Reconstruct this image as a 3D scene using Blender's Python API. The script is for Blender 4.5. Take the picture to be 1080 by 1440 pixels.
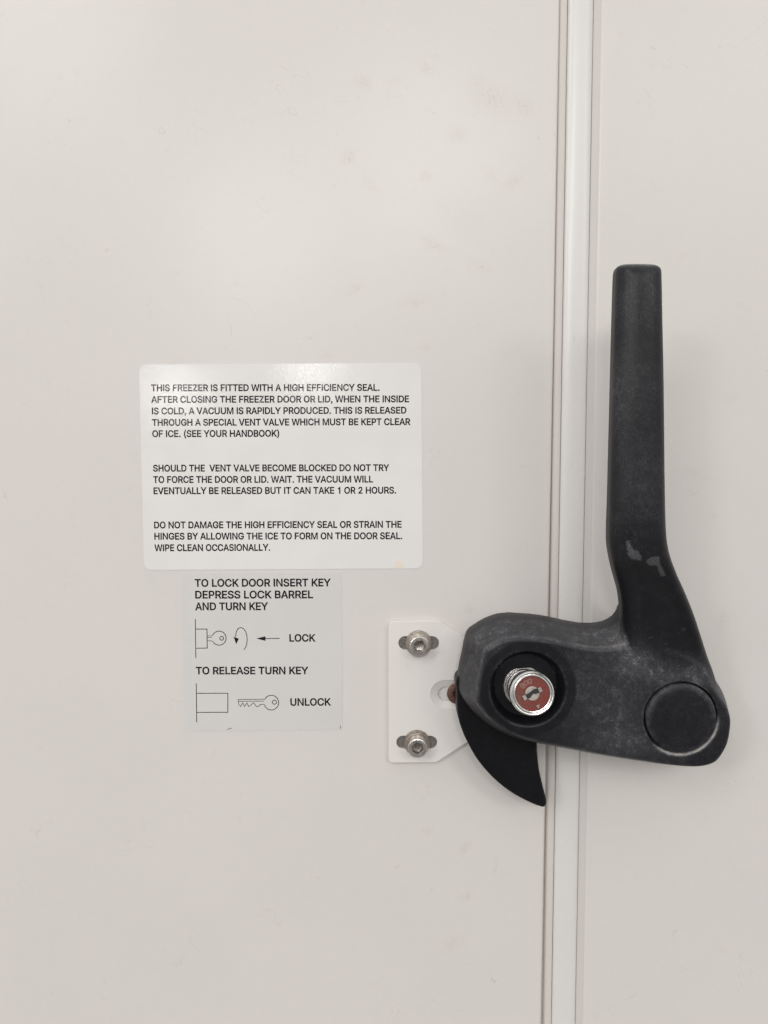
import bpy, bmesh, math, random
import numpy as np
from mathutils import Vector, Matrix

# lamps: place (m), size (m), power (W); room fill; exposure
WORLD = 0.80
EXPO = 0.31
LAMPS = [(0.22, -3.3, 1.39, 0.6, 0.6, 15.5), (-1.06, -2.0, 1.39, 0.6, 0.6, 7), (-0.84, -4.6, 1.39, 0.6, 0.6, 24), (1.3, -2.6, 1.45, 0.6, 0.6, 5),
         (2.6, -3.6, 1.45, 0.6, 0.6, 9), (-2.8, -3.6, 1.45, 0.6, 0.6, 20),
         (-1.0, -10.4, 1.39, 0.34, 0.34, 8.5), (-3.8, -13.9, 1.39, 0.6, 0.45, 14)]

# ------------------------------------------------------------------ camera, light, exposure
for o in list(bpy.data.objects):
    bpy.data.objects.remove(o)
SC = bpy.context.scene
MM = 0.001                      # everything below is measured in millimetres
DIST = 300.0                    # lens to freezer front, mm
FPX = 1081.0                    # focal length in photo pixels (1080 x 1440)
PITCH = math.radians(3.4)
ROLL = 0.0025
R0 = np.array([1, 0, 0.0]); F0 = np.array([0, math.cos(PITCH), -math.sin(PITCH)])
U0 = np.array([0, math.sin(PITCH), math.cos(PITCH)])
RX = R0 + ROLL * U0; UX = U0 - ROLL * R0
RX /= np.linalg.norm(RX); UX /= np.linalg.norm(UX)

def P(px, py, h=0.0):
    """where a sight line through a photo pixel meets the plane h mm in front of the panels -> (x, z) in mm"""
    d = F0 + RX * ((px - 540) / FPX) + UX * ((720 - py) / FPX)
    t = (DIST - h) / d[1]
    return np.array([d[0] * t, d[2] * t])

cd = bpy.data.cameras.new('camera')
cam = bpy.data.objects.new('camera', cd)
SC.collection.objects.link(cam)
cam.matrix_world = Matrix(((RX[0], UX[0], -F0[0], 0), (RX[1], UX[1], -F0[1], -DIST * MM),
                           (RX[2], UX[2], -F0[2], 0), (0, 0, 0, 1)))
cd.sensor_fit = 'VERTICAL'; cd.sensor_height = 36; cd.lens = 36 * FPX / 1440
cd.clip_start = 0.01; cd.clip_end = 60
SC.camera = cam

w = bpy.data.worlds.new('World'); SC.world = w; w.use_nodes = True
nt = w.node_tree
bg = nt.nodes['Background']
tc = nt.nodes.new('ShaderNodeTexCoord'); sp = nt.nodes.new('ShaderNodeSeparateXYZ')
rp = nt.nodes.new('ShaderNodeValToRGB')
mp = nt.nodes.new('ShaderNodeMapRange')
mp.inputs[1].default_value = -1; mp.inputs[2].default_value = 1
nt.links.new(tc.outputs['Generated'], sp.inputs[0]); nt.links.new(sp.outputs[2], mp.inputs[0])
nt.links.new(mp.outputs[0], rp.inputs[0]); nt.links.new(rp.outputs[0], bg.inputs[0])
e = rp.color_ramp.elements
e[0].position = 0.0; e[0].color = (0.34, 0.325, 0.31, 1)
e[1].position = 1.0; e[1].color = (1.0, 0.99, 0.97, 1)
k = e.new(0.44); k.color = (0.46, 0.45, 0.43, 1)
k = e.new(0.60); k.color = (0.85, 0.84, 0.82, 1)
# the room behind the photographer is dim
bk = nt.nodes.new('ShaderNodeMapRange'); bk.interpolation_type = 'SMOOTHSTEP'
bk.inputs[1].default_value = -0.97; bk.inputs[2].default_value = -0.70
bk.inputs[3].default_value = 0.32; bk.inputs[4].default_value = 1.0
mu = nt.nodes.new('ShaderNodeVectorMath'); mu.operation = 'SCALE'
nt.links.new(sp.outputs[1], bk.inputs[0]); nt.links.new(rp.outputs[0], mu.inputs[0])
nt.links.new(bk.outputs[0], mu.inputs['Scale']); nt.links.new(mu.outputs[0], bg.inputs[0])
bg.inputs[1].default_value = WORLD

def lamp(x, y, z, sx, sy, power, col=(1, 0.985, 0.96)):
    ld = bpy.data.lights.new('ceiling_lamp', 'AREA'); ld.shape = 'RECTANGLE'
    ld.size = sx; ld.size_y = sy; ld.energy = power; ld.color = col
    lo = bpy.data.objects.new('ceiling_lamp', ld); SC.collection.objects.link(lo)
    lo.location = (x, y, z)
    lo.rotation_euler = (Vector((0.03, 0, 0)) - Vector((x, y, z))).to_track_quat('-Z', 'Y').to_euler()
    return lo
for L in LAMPS: lamp(*L)

SC.view_settings.view_transform = 'Standard'; SC.view_settings.look = 'None'
SC.view_settings.gamma = 1; SC.view_settings.exposure = EXPO
SC.view_settings.use_curve_mapping = False
SC.render.engine = 'CYCLES'
SC.cycles.max_bounces = 8
SC.cycles.sample_clamp_indirect = 6

# ------------------------------------------------------------------ helpers
rng = np.random.default_rng(7)

def W(x, z, h): return (x * MM, -h * MM, z * MM)

def mesh_obj(name, verts, faces, mat, parent=None, smooth=True, attrs=None, sharp=None):
    """verts are world mm as (x, z, h); stored relative to the parent's place"""
    v = np.asarray(verts, float)
    co = np.stack([v[:, 0], -v[:, 2], v[:, 1]], 1) * MM
    if parent is not None:
        co = co - np.array(parent_place(parent))
    me = bpy.data.meshes.new(name)
    me.from_pydata([tuple(c) for c in co], [], [tuple(int(i) for i in f) for f in faces])
    if smooth:
        me.polygons.foreach_set('use_smooth', [True] * len(me.polygons))
    for k, a in (attrs or {}).items():
        at = me.attributes.new(k, 'FLOAT', 'POINT'); at.data.foreach_set('value', np.asarray(a, np.float32))
    me.materials.append(mat); me.validate(); me.update()
    bm = bmesh.new(); bm.from_mesh(me)
    bmesh.ops.recalc_face_normals(bm, faces=bm.faces)
    bm.to_mesh(me); bm.free()
    if sharp is not None:
        me.set_sharp_from_angle(angle=math.radians(sharp))
    o = bpy.data.objects.new(name, me); SC.collection.objects.link(o)
    if parent is not None: o.parent = parent
    return o

def parent_place(p):
    loc = np.zeros(3)
    while p is not None:
        loc = loc + np.array(p.location); p = p.parent
    return loc

def move_origin(o, x, z, h):
    """put a top-level mesh's origin at its own base"""
    d = Vector(W(x, z, h))
    o.data.transform(Matrix.Translation(-d)); o.location = d

def tag(o, label, cat, group=None):
    o['label'] = label; o['category'] = cat
    if group: o['group'] = group
    return o

def empty(name, x, z, h):
    o = bpy.data.objects.new(name, None); SC.collection.objects.link(o)
    o.location = W(x, z, h); o.empty_display_size = 0.01
    return o

def ss(a, b, x):
    t = np.clip((x - a) / (b - a), 0, 1); return t * t * (3 - 2 * t)

def catmull(pts, n=6):
    p = np.asarray(pts, float); m = len(p); out = []
    for i in range(m):
        a, b, c, d = p[i - 1], p[i], p[(i + 1) % m], p[(i + 2) % m]
        for j in range(n):
            t = j / n
            out.append(0.5 * (2 * b + (c - a) * t + (2 * a - 5 * b + 4 * c - d) * t * t + (3 * b - a - 3 * c + d) * t ** 3))
    return np.array(out)

def poly_sdf(poly, X, Z):
    """signed distance to a closed polygon, negative inside"""
    d = np.full(X.shape, 1e9); inside = np.zeros(X.shape, bool)
    n = len(poly)
    for i in range(n):
        ax, az = poly[i]; bx, bz = poly[(i + 1) % n]
        ex, ez = bx - ax, bz - az; L = ex * ex + ez * ez
        if L < 1e-12: continue
        t = np.clip(((X - ax) * ex + (Z - az) * ez) / L, 0, 1)
        d = np.minimum(d, (X - ax - t * ex) ** 2 + (Z - az - t * ez) ** 2)
        c = ((az > Z) != (bz > Z))
        xi = ax + (Z - az) / (bz - az if abs(bz - az) > 1e-12 else 1e-12) * ex
        inside ^= c & (X < xi)
    d = np.sqrt(d)
    return np.where(inside, -d, d)

def smin(a, b, k):
    h = np.clip(0.5 + 0.5 * (b - a) / k, 0, 1)
    return b + (a - b) * h - k * h * (1 - h)
def smax(a, b, k): return -smin(-a, -b, k)

def surface_nets(S, org, step):
    """smooth quads around the zero level of a sampled distance field"""
    neg = S < 0
    nx, nz, nh = S.shape
    acc = np.zeros((nx - 1, nz - 1, nh - 1, 3), np.float32); cnt = np.zeros((nx - 1, nz - 1, nh - 1), np.float32)
    sl = lambda n, o: slice(o, n - 1 + o)
    for ax in range(3):
        u, v = [a for a in range(3) if a != ax]
        for du in (0, 1):
            for dv in (0, 1):
                o0 = [0, 0, 0]; o0[u] = du; o0[v] = dv
                o1 = list(o0); o1[ax] = 1
                A = S[sl(nx, o0[0]), sl(nz, o0[1]), sl(nh, o0[2])]
                B = S[sl(nx, o1[0]), sl(nz, o1[1]), sl(nh, o1[2])]
                m = (A < 0) != (B < 0)
                t = A[m] / (A[m] - B[m])
                p = np.zeros((len(t), 3), np.float32); p[:, u] = du; p[:, v] = dv; p[:, ax] = t
                acc[m] += p; cnt[m] += 1
    act = cnt > 0
    idx = np.full(act.shape, -1, np.int64); idx[act] = np.arange(act.sum())
    cell = np.argwhere(act)
    verts = (cell + acc[act] / cnt[act][:, None]) * step + np.array(org)
    faces = []
    for ax in range(3):
        u, v = [a for a in range(3) if a != ax]
        A = np.moveaxis(neg, (ax, u, v), (0, 1, 2)); I = np.moveaxis(idx, (ax, u, v), (0, 1, 2))
        m = A[:-1, 1:-1, 1:-1] != A[1:, 1:-1, 1:-1]
        a, b, c = np.nonzero(m)
        b += 1; c += 1
        q = np.stack([I[a, b - 1, c - 1], I[a, b, c - 1], I[a, b, c], I[a, b - 1, c]], 1)
        faces.append(q)
    return verts, np.concatenate(faces)

def revolve(profile, centre, axis=(0, 0, 1), seg=72, hexed=(), tilt_ref=(1, 0, 0), spin=0.0):
    """profile rows (radius, along); rows listed in `hexed` get a hexagonal outline. centre/axis in (x, z, h)"""
    a = np.array(axis, float); a /= np.linalg.norm(a)
    u = np.array(tilt_ref, float); u -= a * u.dot(a); u /= np.linalg.norm(u); v = np.cross(a, u)
    vs, fs = [], []
    for i, (r, l) in enumerate(profile):
        for j in range(seg):
            th = 2 * math.pi * j / seg
            rr = r
            if i in hexed: rr = r * math.cos(math.pi / 6) / math.cos((th + spin) % (math.pi / 3) - math.pi / 6)
            vs.append(np.array(centre) + a * l + (u * math.cos(th) + v * math.sin(th)) * rr)
    for i in range(len(profile) - 1):
        for j in range(seg):
            k = (j + 1) % seg
            fs.append((i * seg + j, i * seg + k, (i + 1) * seg + k, (i + 1) * seg + j))
    vs.append(np.array(centre) + a * profile[-1][1]); c = len(vs) - 1
    for j in range(seg):
        fs.append(((len(profile) - 1) * seg + j, (len(profile) - 1) * seg + (j + 1) % seg, c))
    return vs, fs

def fill_curve(loops, h, extrude=0.0, bevel=0.0):
    """flat (or slightly thick) plate from closed loops of (x, z); inner loops cut holes -> verts, faces"""
    cu = bpy.data.curves.new('outline', 'CURVE'); cu.dimensions = '2D'; cu.fill_mode = 'BOTH'
    cu.extrude = extrude; cu.bevel_depth = bevel; cu.bevel_resolution = 2; cu.offset = -bevel
    for lp in loops:
        s = cu.splines.new('POLY'); s.points.add(len(lp) - 1)
        for q, p in zip(s.points, lp): q.co = (p[0], p[1], 0, 1)
        s.use_cyclic_u = True
    ob = bpy.data.objects.new('outline', cu); SC.collection.objects.link(ob)
    bpy.context.view_layer.update()
    me = bpy.data.meshes.new_from_object(ob.evaluated_get(bpy.context.evaluated_depsgraph_get()))
    vs = [(v.co.x, v.co.y, h + v.co.z) for v in me.vertices]
    fs = [tuple(p.vertices) for p in me.polygons]
    bpy.data.objects.remove(ob); bpy.data.curves.remove(cu); bpy.data.meshes.remove(me)
    return vs, fs

def rounded(corners, radii, n=6):
    c = [np.array(p, float) for p in corners]; out = []
    for i, p in enumerate(c):
        a = c[i - 1] - p; b = c[(i + 1) % len(c)] - p
        r = radii[i] if hasattr(radii, '__len__') else radii
        a /= np.linalg.norm(a); b /= np.linalg.norm(b)
        if r <= 0: out.append(p); continue
        p0, p2 = p + a * r, p + b * r
        for j in range(n + 1):
            t = j / n; out.append(p0 * (1 - t) ** 2 + 2 * p * t * (1 - t) + p2 * t * t)
    return np.array(out)

def ribbon(pts, width, h, closed=False):
    """a drawn line of even width with mitred corners"""
    p = [np.array(q, float) for q in pts]; n = len(p); vs, fs = [], []
    for i in range(n):
        a = p[i] - p[i - 1] if (closed or i > 0) else p[1] - p[0]
        b = p[(i + 1) % n] - p[i] if (closed or i < n - 1) else p[-1] - p[-2]
        a = a / np.linalg.norm(a); b = b / np.linalg.norm(b)
        t = a + b; t /= np.linalg.norm(t); nn = np.array([-t[1], t[0]])
        k = min(1 / max(nn.dot([-a[1], a[0]]), 0.35), 2.2) * width / 2
        vs += [(*(p[i] + nn * k), h), (*(p[i] - nn * k), h)]
    for i in range(n if closed else n - 1):
        j = (i + 1) % n; fs.append((2 * i, 2 * i + 1, 2 * j + 1, 2 * j))
    return vs, fs

def join(parts):
    vs, fs = [], []
    for v, f in parts:
        o = len(vs); vs += list(v); fs += [tuple(i + o for i in q) for q in f]
    return vs, fs

# ------------------------------------------------------------------ materials
class M:
    def __init__(s, name):
        s.m = bpy.data.materials.new(name); s.m.use_nodes = True; s.t = s.m.node_tree
        s.b = s.t.nodes['Principled BSDF']
        tc = s.t.nodes.new('ShaderNodeTexCoord'); mp = s.t.nodes.new('ShaderNodeMapping')
        mp.inputs['Scale'].default_value = (1000, 1000, 1000)     # texture space in mm
        s.t.links.new(tc.outputs['Object'], mp.inputs[0]); s.co = mp.outputs[0]
    def set(s, **k):
        for n, v in k.items():
            i = s.b.inputs[n.replace('_', ' ')]
            if hasattr(v, 'links'): s.t.links.new(v, i)
            else: i.default_value = v
        return s
    def node(s, t): return s.t.nodes.new(t)
    def put(s, i, v):
        if hasattr(v, 'links'): s.t.links.new(v, i)
        else: i.default_value = v
    def noise(s, scale, detail=4, rough=0.55, dist=0.0, stretch=None, turn=0.0):
        n = s.node('ShaderNodeTexNoise'); co = s.co
        if stretch:
            if turn:
                ro = s.node('ShaderNodeVectorRotate'); ro.rotation_type = 'Y_AXIS'; ro.inputs['Angle'].default_value = math.radians(turn)
                s.t.links.new(co, ro.inputs['Vector']); co = ro.outputs[0]
            mp = s.node('ShaderNodeMapping'); mp.inputs['Scale'].default_value = stretch
            s.t.links.new(co, mp.inputs[0]); co = mp.outputs[0]
        s.t.links.new(co, n.inputs['Vector'])
        n.inputs['Scale'].default_value = scale; n.inputs['Detail'].default_value = detail
        n.inputs['Roughness'].default_value = rough; n.inputs['Distortion'].default_value = dist
        return n.outputs[0]
    def math(s, op, a, b=0.0, c=None):
        n = s.node('ShaderNodeMath'); n.operation = op; s.put(n.inputs[0], a); s.put(n.inputs[1], b)
        if c is not None: s.put(n.inputs[2], c)
        return n.outputs[0]
    def step(s, v, a, b, lo=0.0, hi=1.0):
        n = s.node('ShaderNodeMapRange'); n.interpolation_type = 'SMOOTHSTEP'
        s.put(n.inputs[0], v); n.inputs[1].default_value = a; n.inputs[2].default_value = b
        n.inputs[3].default_value = lo; n.inputs[4].default_value = hi
        return n.outputs[0]
    def attr(s, name):
        n = s.node('ShaderNodeAttribute'); n.attribute_name = name; return n.outputs['Fac']
    def mix(s, f, a, b):
        n = s.node('ShaderNodeMix'); n.data_type = 'RGBA'
        s.put(n.inputs[0], f); s.put(n.inputs[6], a); s.put(n.inputs[7], b)
        return n.outputs[2]
    def bump(s, hgt, strength, dist):
        n = s.node('ShaderNodeBump'); n.inputs['Strength'].default_value = strength
        n.inputs['Distance'].default_value = dist * MM
        s.t.links.new(hgt, n.inputs['Height']); s.t.links.new(n.outputs[0], s.b.inputs['Normal'])
        return s

def c3(r, g, b): return (r, g, b, 1)

def enamel(name, base, stained=True, rough=0.29, spec=0.28):
    m = M(name)
    drift = m.noise(0.02, 3, 0.5)
    col = m.mix(m.step(drift, 0.35, 0.65), c3(*[v * 0.985 for v in base]), c3(*base))
    speck = m.math('MULTIPLY', m.step(m.noise(0.9, 2, 0.5), 0.735, 0.78), 0.5)
    col = m.mix(speck, col, c3(base[0] * 0.62, base[1] * 0.58, base[2] * 0.52))
    mot = m.step(m.noise(0.28, 5, 0.7, 0.4), 0.30, 0.72)
    col = m.mix(m.math('MULTIPLY', mot, 0.035), col, c3(base[0] * 0.6, base[1] * 0.6, base[2] * 0.58))
    scr = m.math('ABSOLUTE', m.math('SUBTRACT', m.noise(0.045, 2, 0.4, 1.6), 0.5))
    scr = m.math('MULTIPLY', m.step(scr, 0.0, 0.004, 1.0, 0.0), m.step(m.noise(0.06, 3), 0.54, 0.62))
    col = m.mix(m.math('MULTIPLY', scr, 0.24), col, c3(base[0] * 0.5, base[1] * 0.48, base[2] * 0.45))
    if stained:
        n = m.step(m.noise(1.6, 5, 0.8, 1.6), 0.51, 0.59)
        f = m.math('MULTIPLY', m.attr('stain'), m.math('ADD', 0.05, m.math('MULTIPLY', n, 1.15)))
        col = m.mix(f, col, c3(base[0] * 0.55, base[1] * 0.51, base[2] * 0.44))
        m.set(Roughness=m.math('ADD', rough, m.math('MULTIPLY', f, 0.25)))
    else:
        m.set(Roughness=rough)
    m.set(Base_Color=col, Specular_IOR_Level=spec)
    m.bump(m.noise(0.75, 2, 0.5), 0.10, 0.12)
    return m.m

PAINT = (0.645, 0.613, 0.590)
MAT = {}
MAT['panel'] = enamel('off_white_enamel', PAINT)
MAT['plate'] = enamel('white_coated_steel', (0.70, 0.672, 0.648), False, 0.40)
MAT['lip'] = enamel('beige_seal_lip', (0.605, 0.570, 0.535), False, 0.5)
MAT['edge'] = enamel('grey_seal_edge', (0.575, 0.55, 0.52), False, 0.5)
MAT['strip'] = enamel('white_seal_strip', (0.66, 0.645, 0.625), False, 0.30, 0.5)
MAT['gap'] = M('dark_rubber').set(Base_Color=c3(0.10, 0.085, 0.07), Roughness=0.8).m  # dark brown rubber closing the joint from behind

def sticker(name, base):
    m = M(name)
    n = m.noise(0.35, 2, 0.5); 
    col = m.mix(m.step(m.noise(0.05, 2), 0.35, 0.65), c3(*base), c3(*[v * 0.97 for v in base]))
    m.set(Base_Color=col, Roughness=0.075, Specular_IOR_Level=0.5)
    m.bump(m.noise(1.7, 2, 0.5), 0.22, 0.10)
    return m.m
MAT['sticker'] = sticker('laminated_label', (0.735, 0.718, 0.705))
MAT['sticker_grey'] = sticker('matt_grey_label', (0.610, 0.596, 0.584))
MAT['sticker_grey'].node_tree.nodes['Principled BSDF'].inputs['Roughness'].default_value = 0.4
def ink():
    m = M('black_print'); m.set(Base_Color=c3(0.012, 0.012, 0.014), Roughness=0.075)
    m.bump(m.noise(1.7, 2, 0.5), 0.22, 0.10)
    return m.m
MAT['ink'] = ink()
MAT['adhesive'] = M('dried_adhesive').set(Base_Color=c3(0.72, 0.645, 0.55), Roughness=0.5).m

def black_plastic(name, base, dusty=1.0, rough=0.52, spec=0.24):
    m = M(name)
    blotch = m.step(m.noise(0.085, 6, 0.65, 0.8), 0.38, 0.68)
    mid = m.step(m.noise(0.55, 5, 0.7, 0.5), 0.40, 0.70)
    fine = m.step(m.noise(3.0, 4, 0.8), 0.40, 0.68)
    streak = m.step(m.noise(1.0, 4, 0.7, 0.5, (4.5, 1.0, 0.30)), 0.58, 0.70)
    cut = m.step(m.noise(1.0, 3, 0.6, 0.3, (3.4, 1.0, 0.16), 38), 0.62, 0.70)
    cut = m.math('MAXIMUM', cut, m.step(m.noise(1.0, 3, 0.6, 0.3, (3.0, 1.0, 0.18), -64), 0.63, 0.71))
    hair = m.math('ABSOLUTE', m.math('SUBTRACT', m.noise(0.42, 3, 0.55, 3.0), 0.5))
    hair = m.step(hair, 0.0, 0.05, 1.0, 0.0)
    hair = m.math('MULTIPLY', hair, m.step(m.noise(0.27, 3), 0.50, 0.60))
    grime = m.math('MULTIPLY', m.math('ADD', m.math('MULTIPLY', blotch, 0.5), 0.24), m.math('ADD', m.math('MULTIPLY', fine, 0.75), m.math('MULTIPLY', mid, 0.25)))
    grime = m.math('ADD', grime, m.math('MULTIPLY', streak, 0.45))
    grime = m.math('ADD', grime, m.math('MULTIPLY', cut, 0.50))
    dust_and_glint = m.math('MULTIPLY', m.attr('dust_and_glint'), m.math('ADD', 0.22, m.math('ADD', m.math('MULTIPLY', fine, 0.55), m.math('MULTIPLY', mid, 0.28))))
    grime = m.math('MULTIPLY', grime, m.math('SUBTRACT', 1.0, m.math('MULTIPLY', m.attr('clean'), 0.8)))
    geo = m.node('ShaderNodeNewGeometry').outputs['Pointiness']
    rub = m.math('MULTIPLY', m.step(geo, 0.508, 0.545), m.step(m.noise(0.35, 5, 0.75), 0.40, 0.62))
    grime = m.math('ADD', grime, m.math('MULTIPLY', rub, 1.0))
    f = m.math('ADD', m.math('MULTIPLY', grime, 0.185 * dusty), m.math('MULTIPLY', dust_and_glint, 0.62))
    f = m.math('ADD', f, m.math('MULTIPLY', hair, m.math('ADD', 0.05 * dusty, m.math('MULTIPLY', m.math('POWER', m.math('MINIMUM', m.attr('dust_and_glint'), 0.8), 1.6), 1.1))))
    rag = m.math('ADD', m.attr('scuff'), m.math('MULTIPLY', m.math('SUBTRACT', m.noise(1.7, 6, 0.85), 0.5), 2.6))
    scuff = m.math('MULTIPLY', m.step(rag, 0.40, 0.70), m.math('ADD', 0.35, m.math('MULTIPLY', fine, 0.65)))
    scuff = m.math('MULTIPLY', scuff, m.step(m.attr('scuff'), 0.02, 0.2))
    f = m.math('MINIMUM', m.math('ADD', f, m.math('MULTIPLY', scuff, 0.52)), 1.0)
    col = m.mix(f, c3(*base), c3(0.190, 0.190, 0.206))
    col = m.mix(m.math('MULTIPLY', m.step(m.attr('dust_and_glint'), 0.8, 1.9), m.math('ADD', 0.15, m.math('MULTIPLY', m.math('MAXIMUM', mid, fine), 0.85))), col, c3(0.36, 0.34, 0.315))
    m.set(Base_Color=col, Roughness=m.math('ADD', rough, m.math('MULTIPLY', f, 0.25)), Specular_IOR_Level=spec)
    m.bump(m.math('ADD', m.math('MULTIPLY', m.noise(0.5, 3), 0.6), m.math('MULTIPLY', m.noise(2.2, 3, 0.6), 0.3)), 0.18, 0.10)
    return m.m
MAT['black'] = black_plastic('worn_black_plastic', (0.0060, 0.0059, 0.0082), 1.0, 0.39)
MAT['black_smooth'] = black_plastic('smooth_black_plastic', (0.0036, 0.0035, 0.0048), 0.20, 0.40, 0.14)

def metal(name, col, rough, dirt, dirt_amt, scale=0.8):
    m = M(name)
    f = m.math('MULTIPLY', m.step(m.noise(scale, 5, 0.65), 0.42, 0.68), dirt_amt)
    m.set(Base_Color=m.mix(f, c3(*col), c3(*dirt)), Metallic=m.math('SUBTRACT', 1.0, m.math('MULTIPLY', f, 0.6)),
          Roughness=m.math('ADD', rough, m.math('MULTIPLY', f, 0.35)))
    m.bump(m.noise(1.6, 3), 0.05, 0.03)
    return m.m
MAT['chrome'] = metal('worn_chrome', (0.74, 0.73, 0.72), 0.19, (0.16, 0.14, 0.12), 0.22)
MAT['steel'] = metal('tarnished_steel', (0.46, 0.42, 0.38), 0.34, (0.16, 0.11, 0.08), 0.7)
MAT['bright'] = metal('bright_steel', (0.62, 0.59, 0.56), 0.28, (0.20, 0.15, 0.12), 0.5)
MAT['rust'] = metal('rusty_steel', (0.22, 0.13, 0.105), 0.45, (0.085, 0.035, 0.025), 0.9, 1.2)
MAT['dull'] = metal('dull_grey_metal', (0.30, 0.285, 0.27), 0.5, (0.16, 0.13, 0.11), 0.8)
MAT['socket'] = metal('shade_toned_socket', (0.36, 0.33, 0.30), 0.32, (0.05, 0.04, 0.035), 0.9, 1.0)  # steel darkened so its colour carries the shade inside the bolt sockets
MAT['hole'] = M('recess_shade_black').set(Base_Color=c3(0.012, 0.011, 0.010), Roughness=0.6).m  # near-black paints the shade in the keyway and between the neck rings
def red_face():
    m = M('worn_red_paint')
    f = m.step(m.noise(2.6, 6, 0.85), 0.45, 0.66)
    f = m.math('MULTIPLY', f, m.math('ADD', 0.18, m.math('MULTIPLY', m.attr('wear'), 0.70)))
    col = m.mix(f, c3(0.172, 0.027, 0.019), c3(0.33, 0.22, 0.19))
    g = m.step(m.noise(1.3, 5, 0.8), 0.40, 0.62)
    col = m.mix(m.math('MULTIPLY', g, m.math('ADD', 0.22, m.math('MULTIPLY', m.attr('wear'), 0.68))), col, c3(0.075, 0.045, 0.036))
    m.set(Base_Color=col, Metallic=0.1, Roughness=0.40, Specular_IOR_Level=0.3)
    m.bump(m.noise(3.0, 4, 0.7), 0.35, 0.08)
    return m.m
MAT['red'] = red_face()
MAT['engrave'] = M('pale_engraving').set(Base_Color=c3(0.40, 0.27, 0.24), Metallic=0.6, Roughness=0.4).m

# ------------------------------------------------------------------ panels and seal
def xs(px, h=0.0): return P(px, 500, h)[0]

def extrude_profile(prof, zs, shift=None):
    """prof rows (x, h) swept up the list of z; shift(x, z) may nudge x"""
    n = len(prof); vs = []; fs = []
    for z in zs:
        for x, h in prof:
            vs.append((x + (shift(x, z) if shift else 0), z, h))
    for i in range(len(zs) - 1):
        for j in range(n - 1):
            fs.append((i * n + j, i * n + j + 1, (i + 1) * n + j + 1, (i + 1) * n + j))
    fs.append(tuple(range(n))); fs.append(tuple((len(zs) - 1) * n + j for j in range(n)))
    return vs, fs
Z_LO, Z_HI = -900.0, 700.0
zs_fine = list(np.linspace(Z_LO, -260, 12)) + list(np.arange(-258, 212, 1.5)) + list(np.linspace(214, Z_HI, 12))
zs_coarse = list(np.linspace(Z_LO, -260, 6)) + list(np.arange(-255, 212, 15.0)) + list(np.linspace(214, Z_HI, 6))

def stain_field(vs, spots):
    v = np.array(vs); s = np.zeros(len(v))
    for (px, py, r, stretch, ang, amt) in spots:
        c = P(px, py); r = r / 3.6
        dx, dz = v[:, 0] - c[0], v[:, 1] - c[1]
        a = math.radians(ang)
        u = (dx * math.cos(a) + dz * math.sin(a)) / (r * stretch); q = (-dx * math.sin(a) + dz * math.cos(a)) / r
        s = np.maximum(s, 0.85 * amt * np.exp(-(u * u + q * q) * 1.3))
    return np.where(v[:, 2] > -3, s, 0)

left_spots = [(511, 116, 7, 1.7, -20, .75), (599, 95, 6, 2.0, -35, .6), (611, 79, 4, 3, 0, .35), (490, 222, 8, 1.3, 40, .7),
    (599, 248, 9, 1.0, 0, .6), (692, 139, 22, 1.5, -25, .45), (735, 150, 12, 1.4, -45, .55), (672, 115, 8, 1.8, 10, .4),
    (643, 190, 9, 1.4, 0, .45), (720, 257, 8, 1.9, 30, .55), (690, 245, 5, 3.0, -40, .4), (611, 345, 7, 3.2, -28, .5),
    (676, 375, 6, 3.0, -20, .4), (500, 406, 7, 1.7, 30, .55), (583, 425, 9, 2.4, 12, .45), (600, 487, 8, .9, 0, .5),
    (520, 260, 5, 4.0, -40, .3), (555, 115, 5, 2.2, 25, .35), (654, 1193, 6, 1.7, 50, .75), (658, 1260, 7, 1.5, 45, .65),
    (602, 1169, 10, .7, 60, .45), (637, 1327, 12, 1.5, 25, .4), (660, 858, 5, 1.6, -35, .7), (648, 300, 30, 2, -30, .18),
    (560, 1218, 3, 1, 0, .8), (604, 1105, 2.5, 1, 0, .9), (300, 1062, 3, 2, 60, .5), (180, 1182, 2, 1.5, 30, .6),
    (470, 1382, 2, 1, 0, .7), (527, 1112, 2, 1, 0, .6), (246, 510, 4, 2.5, 20, .4), (460, 500, 5, 3, 5, .35), (511, 1, 4, 1.5, 0, .7)]
for i in range(90):
    left_spots.append((rng.uniform(-20, 770), rng.uniform(-10, 1450), rng.uniform(1.0, 2.2), rng.uniform(1, 2), rng.uniform(0, 180), rng.uniform(.25, .7)))
right_spots = [(905, 395, 6, 2, 20, .3), (975, 665, 9, 2.2, -10, .35), (979, 693, 2.5, 1, 0, .7), (1004, 726, 5, .6, 0, .4),
    (1018, 872, 10, 1.6, 60, .35), (960, 360, 5, 2, 30, .3), (1030, 560, 6, 2, 20, .3), (1050, 1230, 5, 1.5, 80, .3), (1015, 1335, 5, 1.2, 20, .35),
    (995, 1000, 3, 2, 80, .5), (838, 752, 4, .6, 0, .5)]
for i in range(50):
    right_spots.append((rng.uniform(850, 1100), rng.uniform(-10, 1450), rng.uniform(1.0, 2.0), rng.uniform(1, 2), rng.uniform(0, 180), rng.uniform(.25, .6)))

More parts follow.
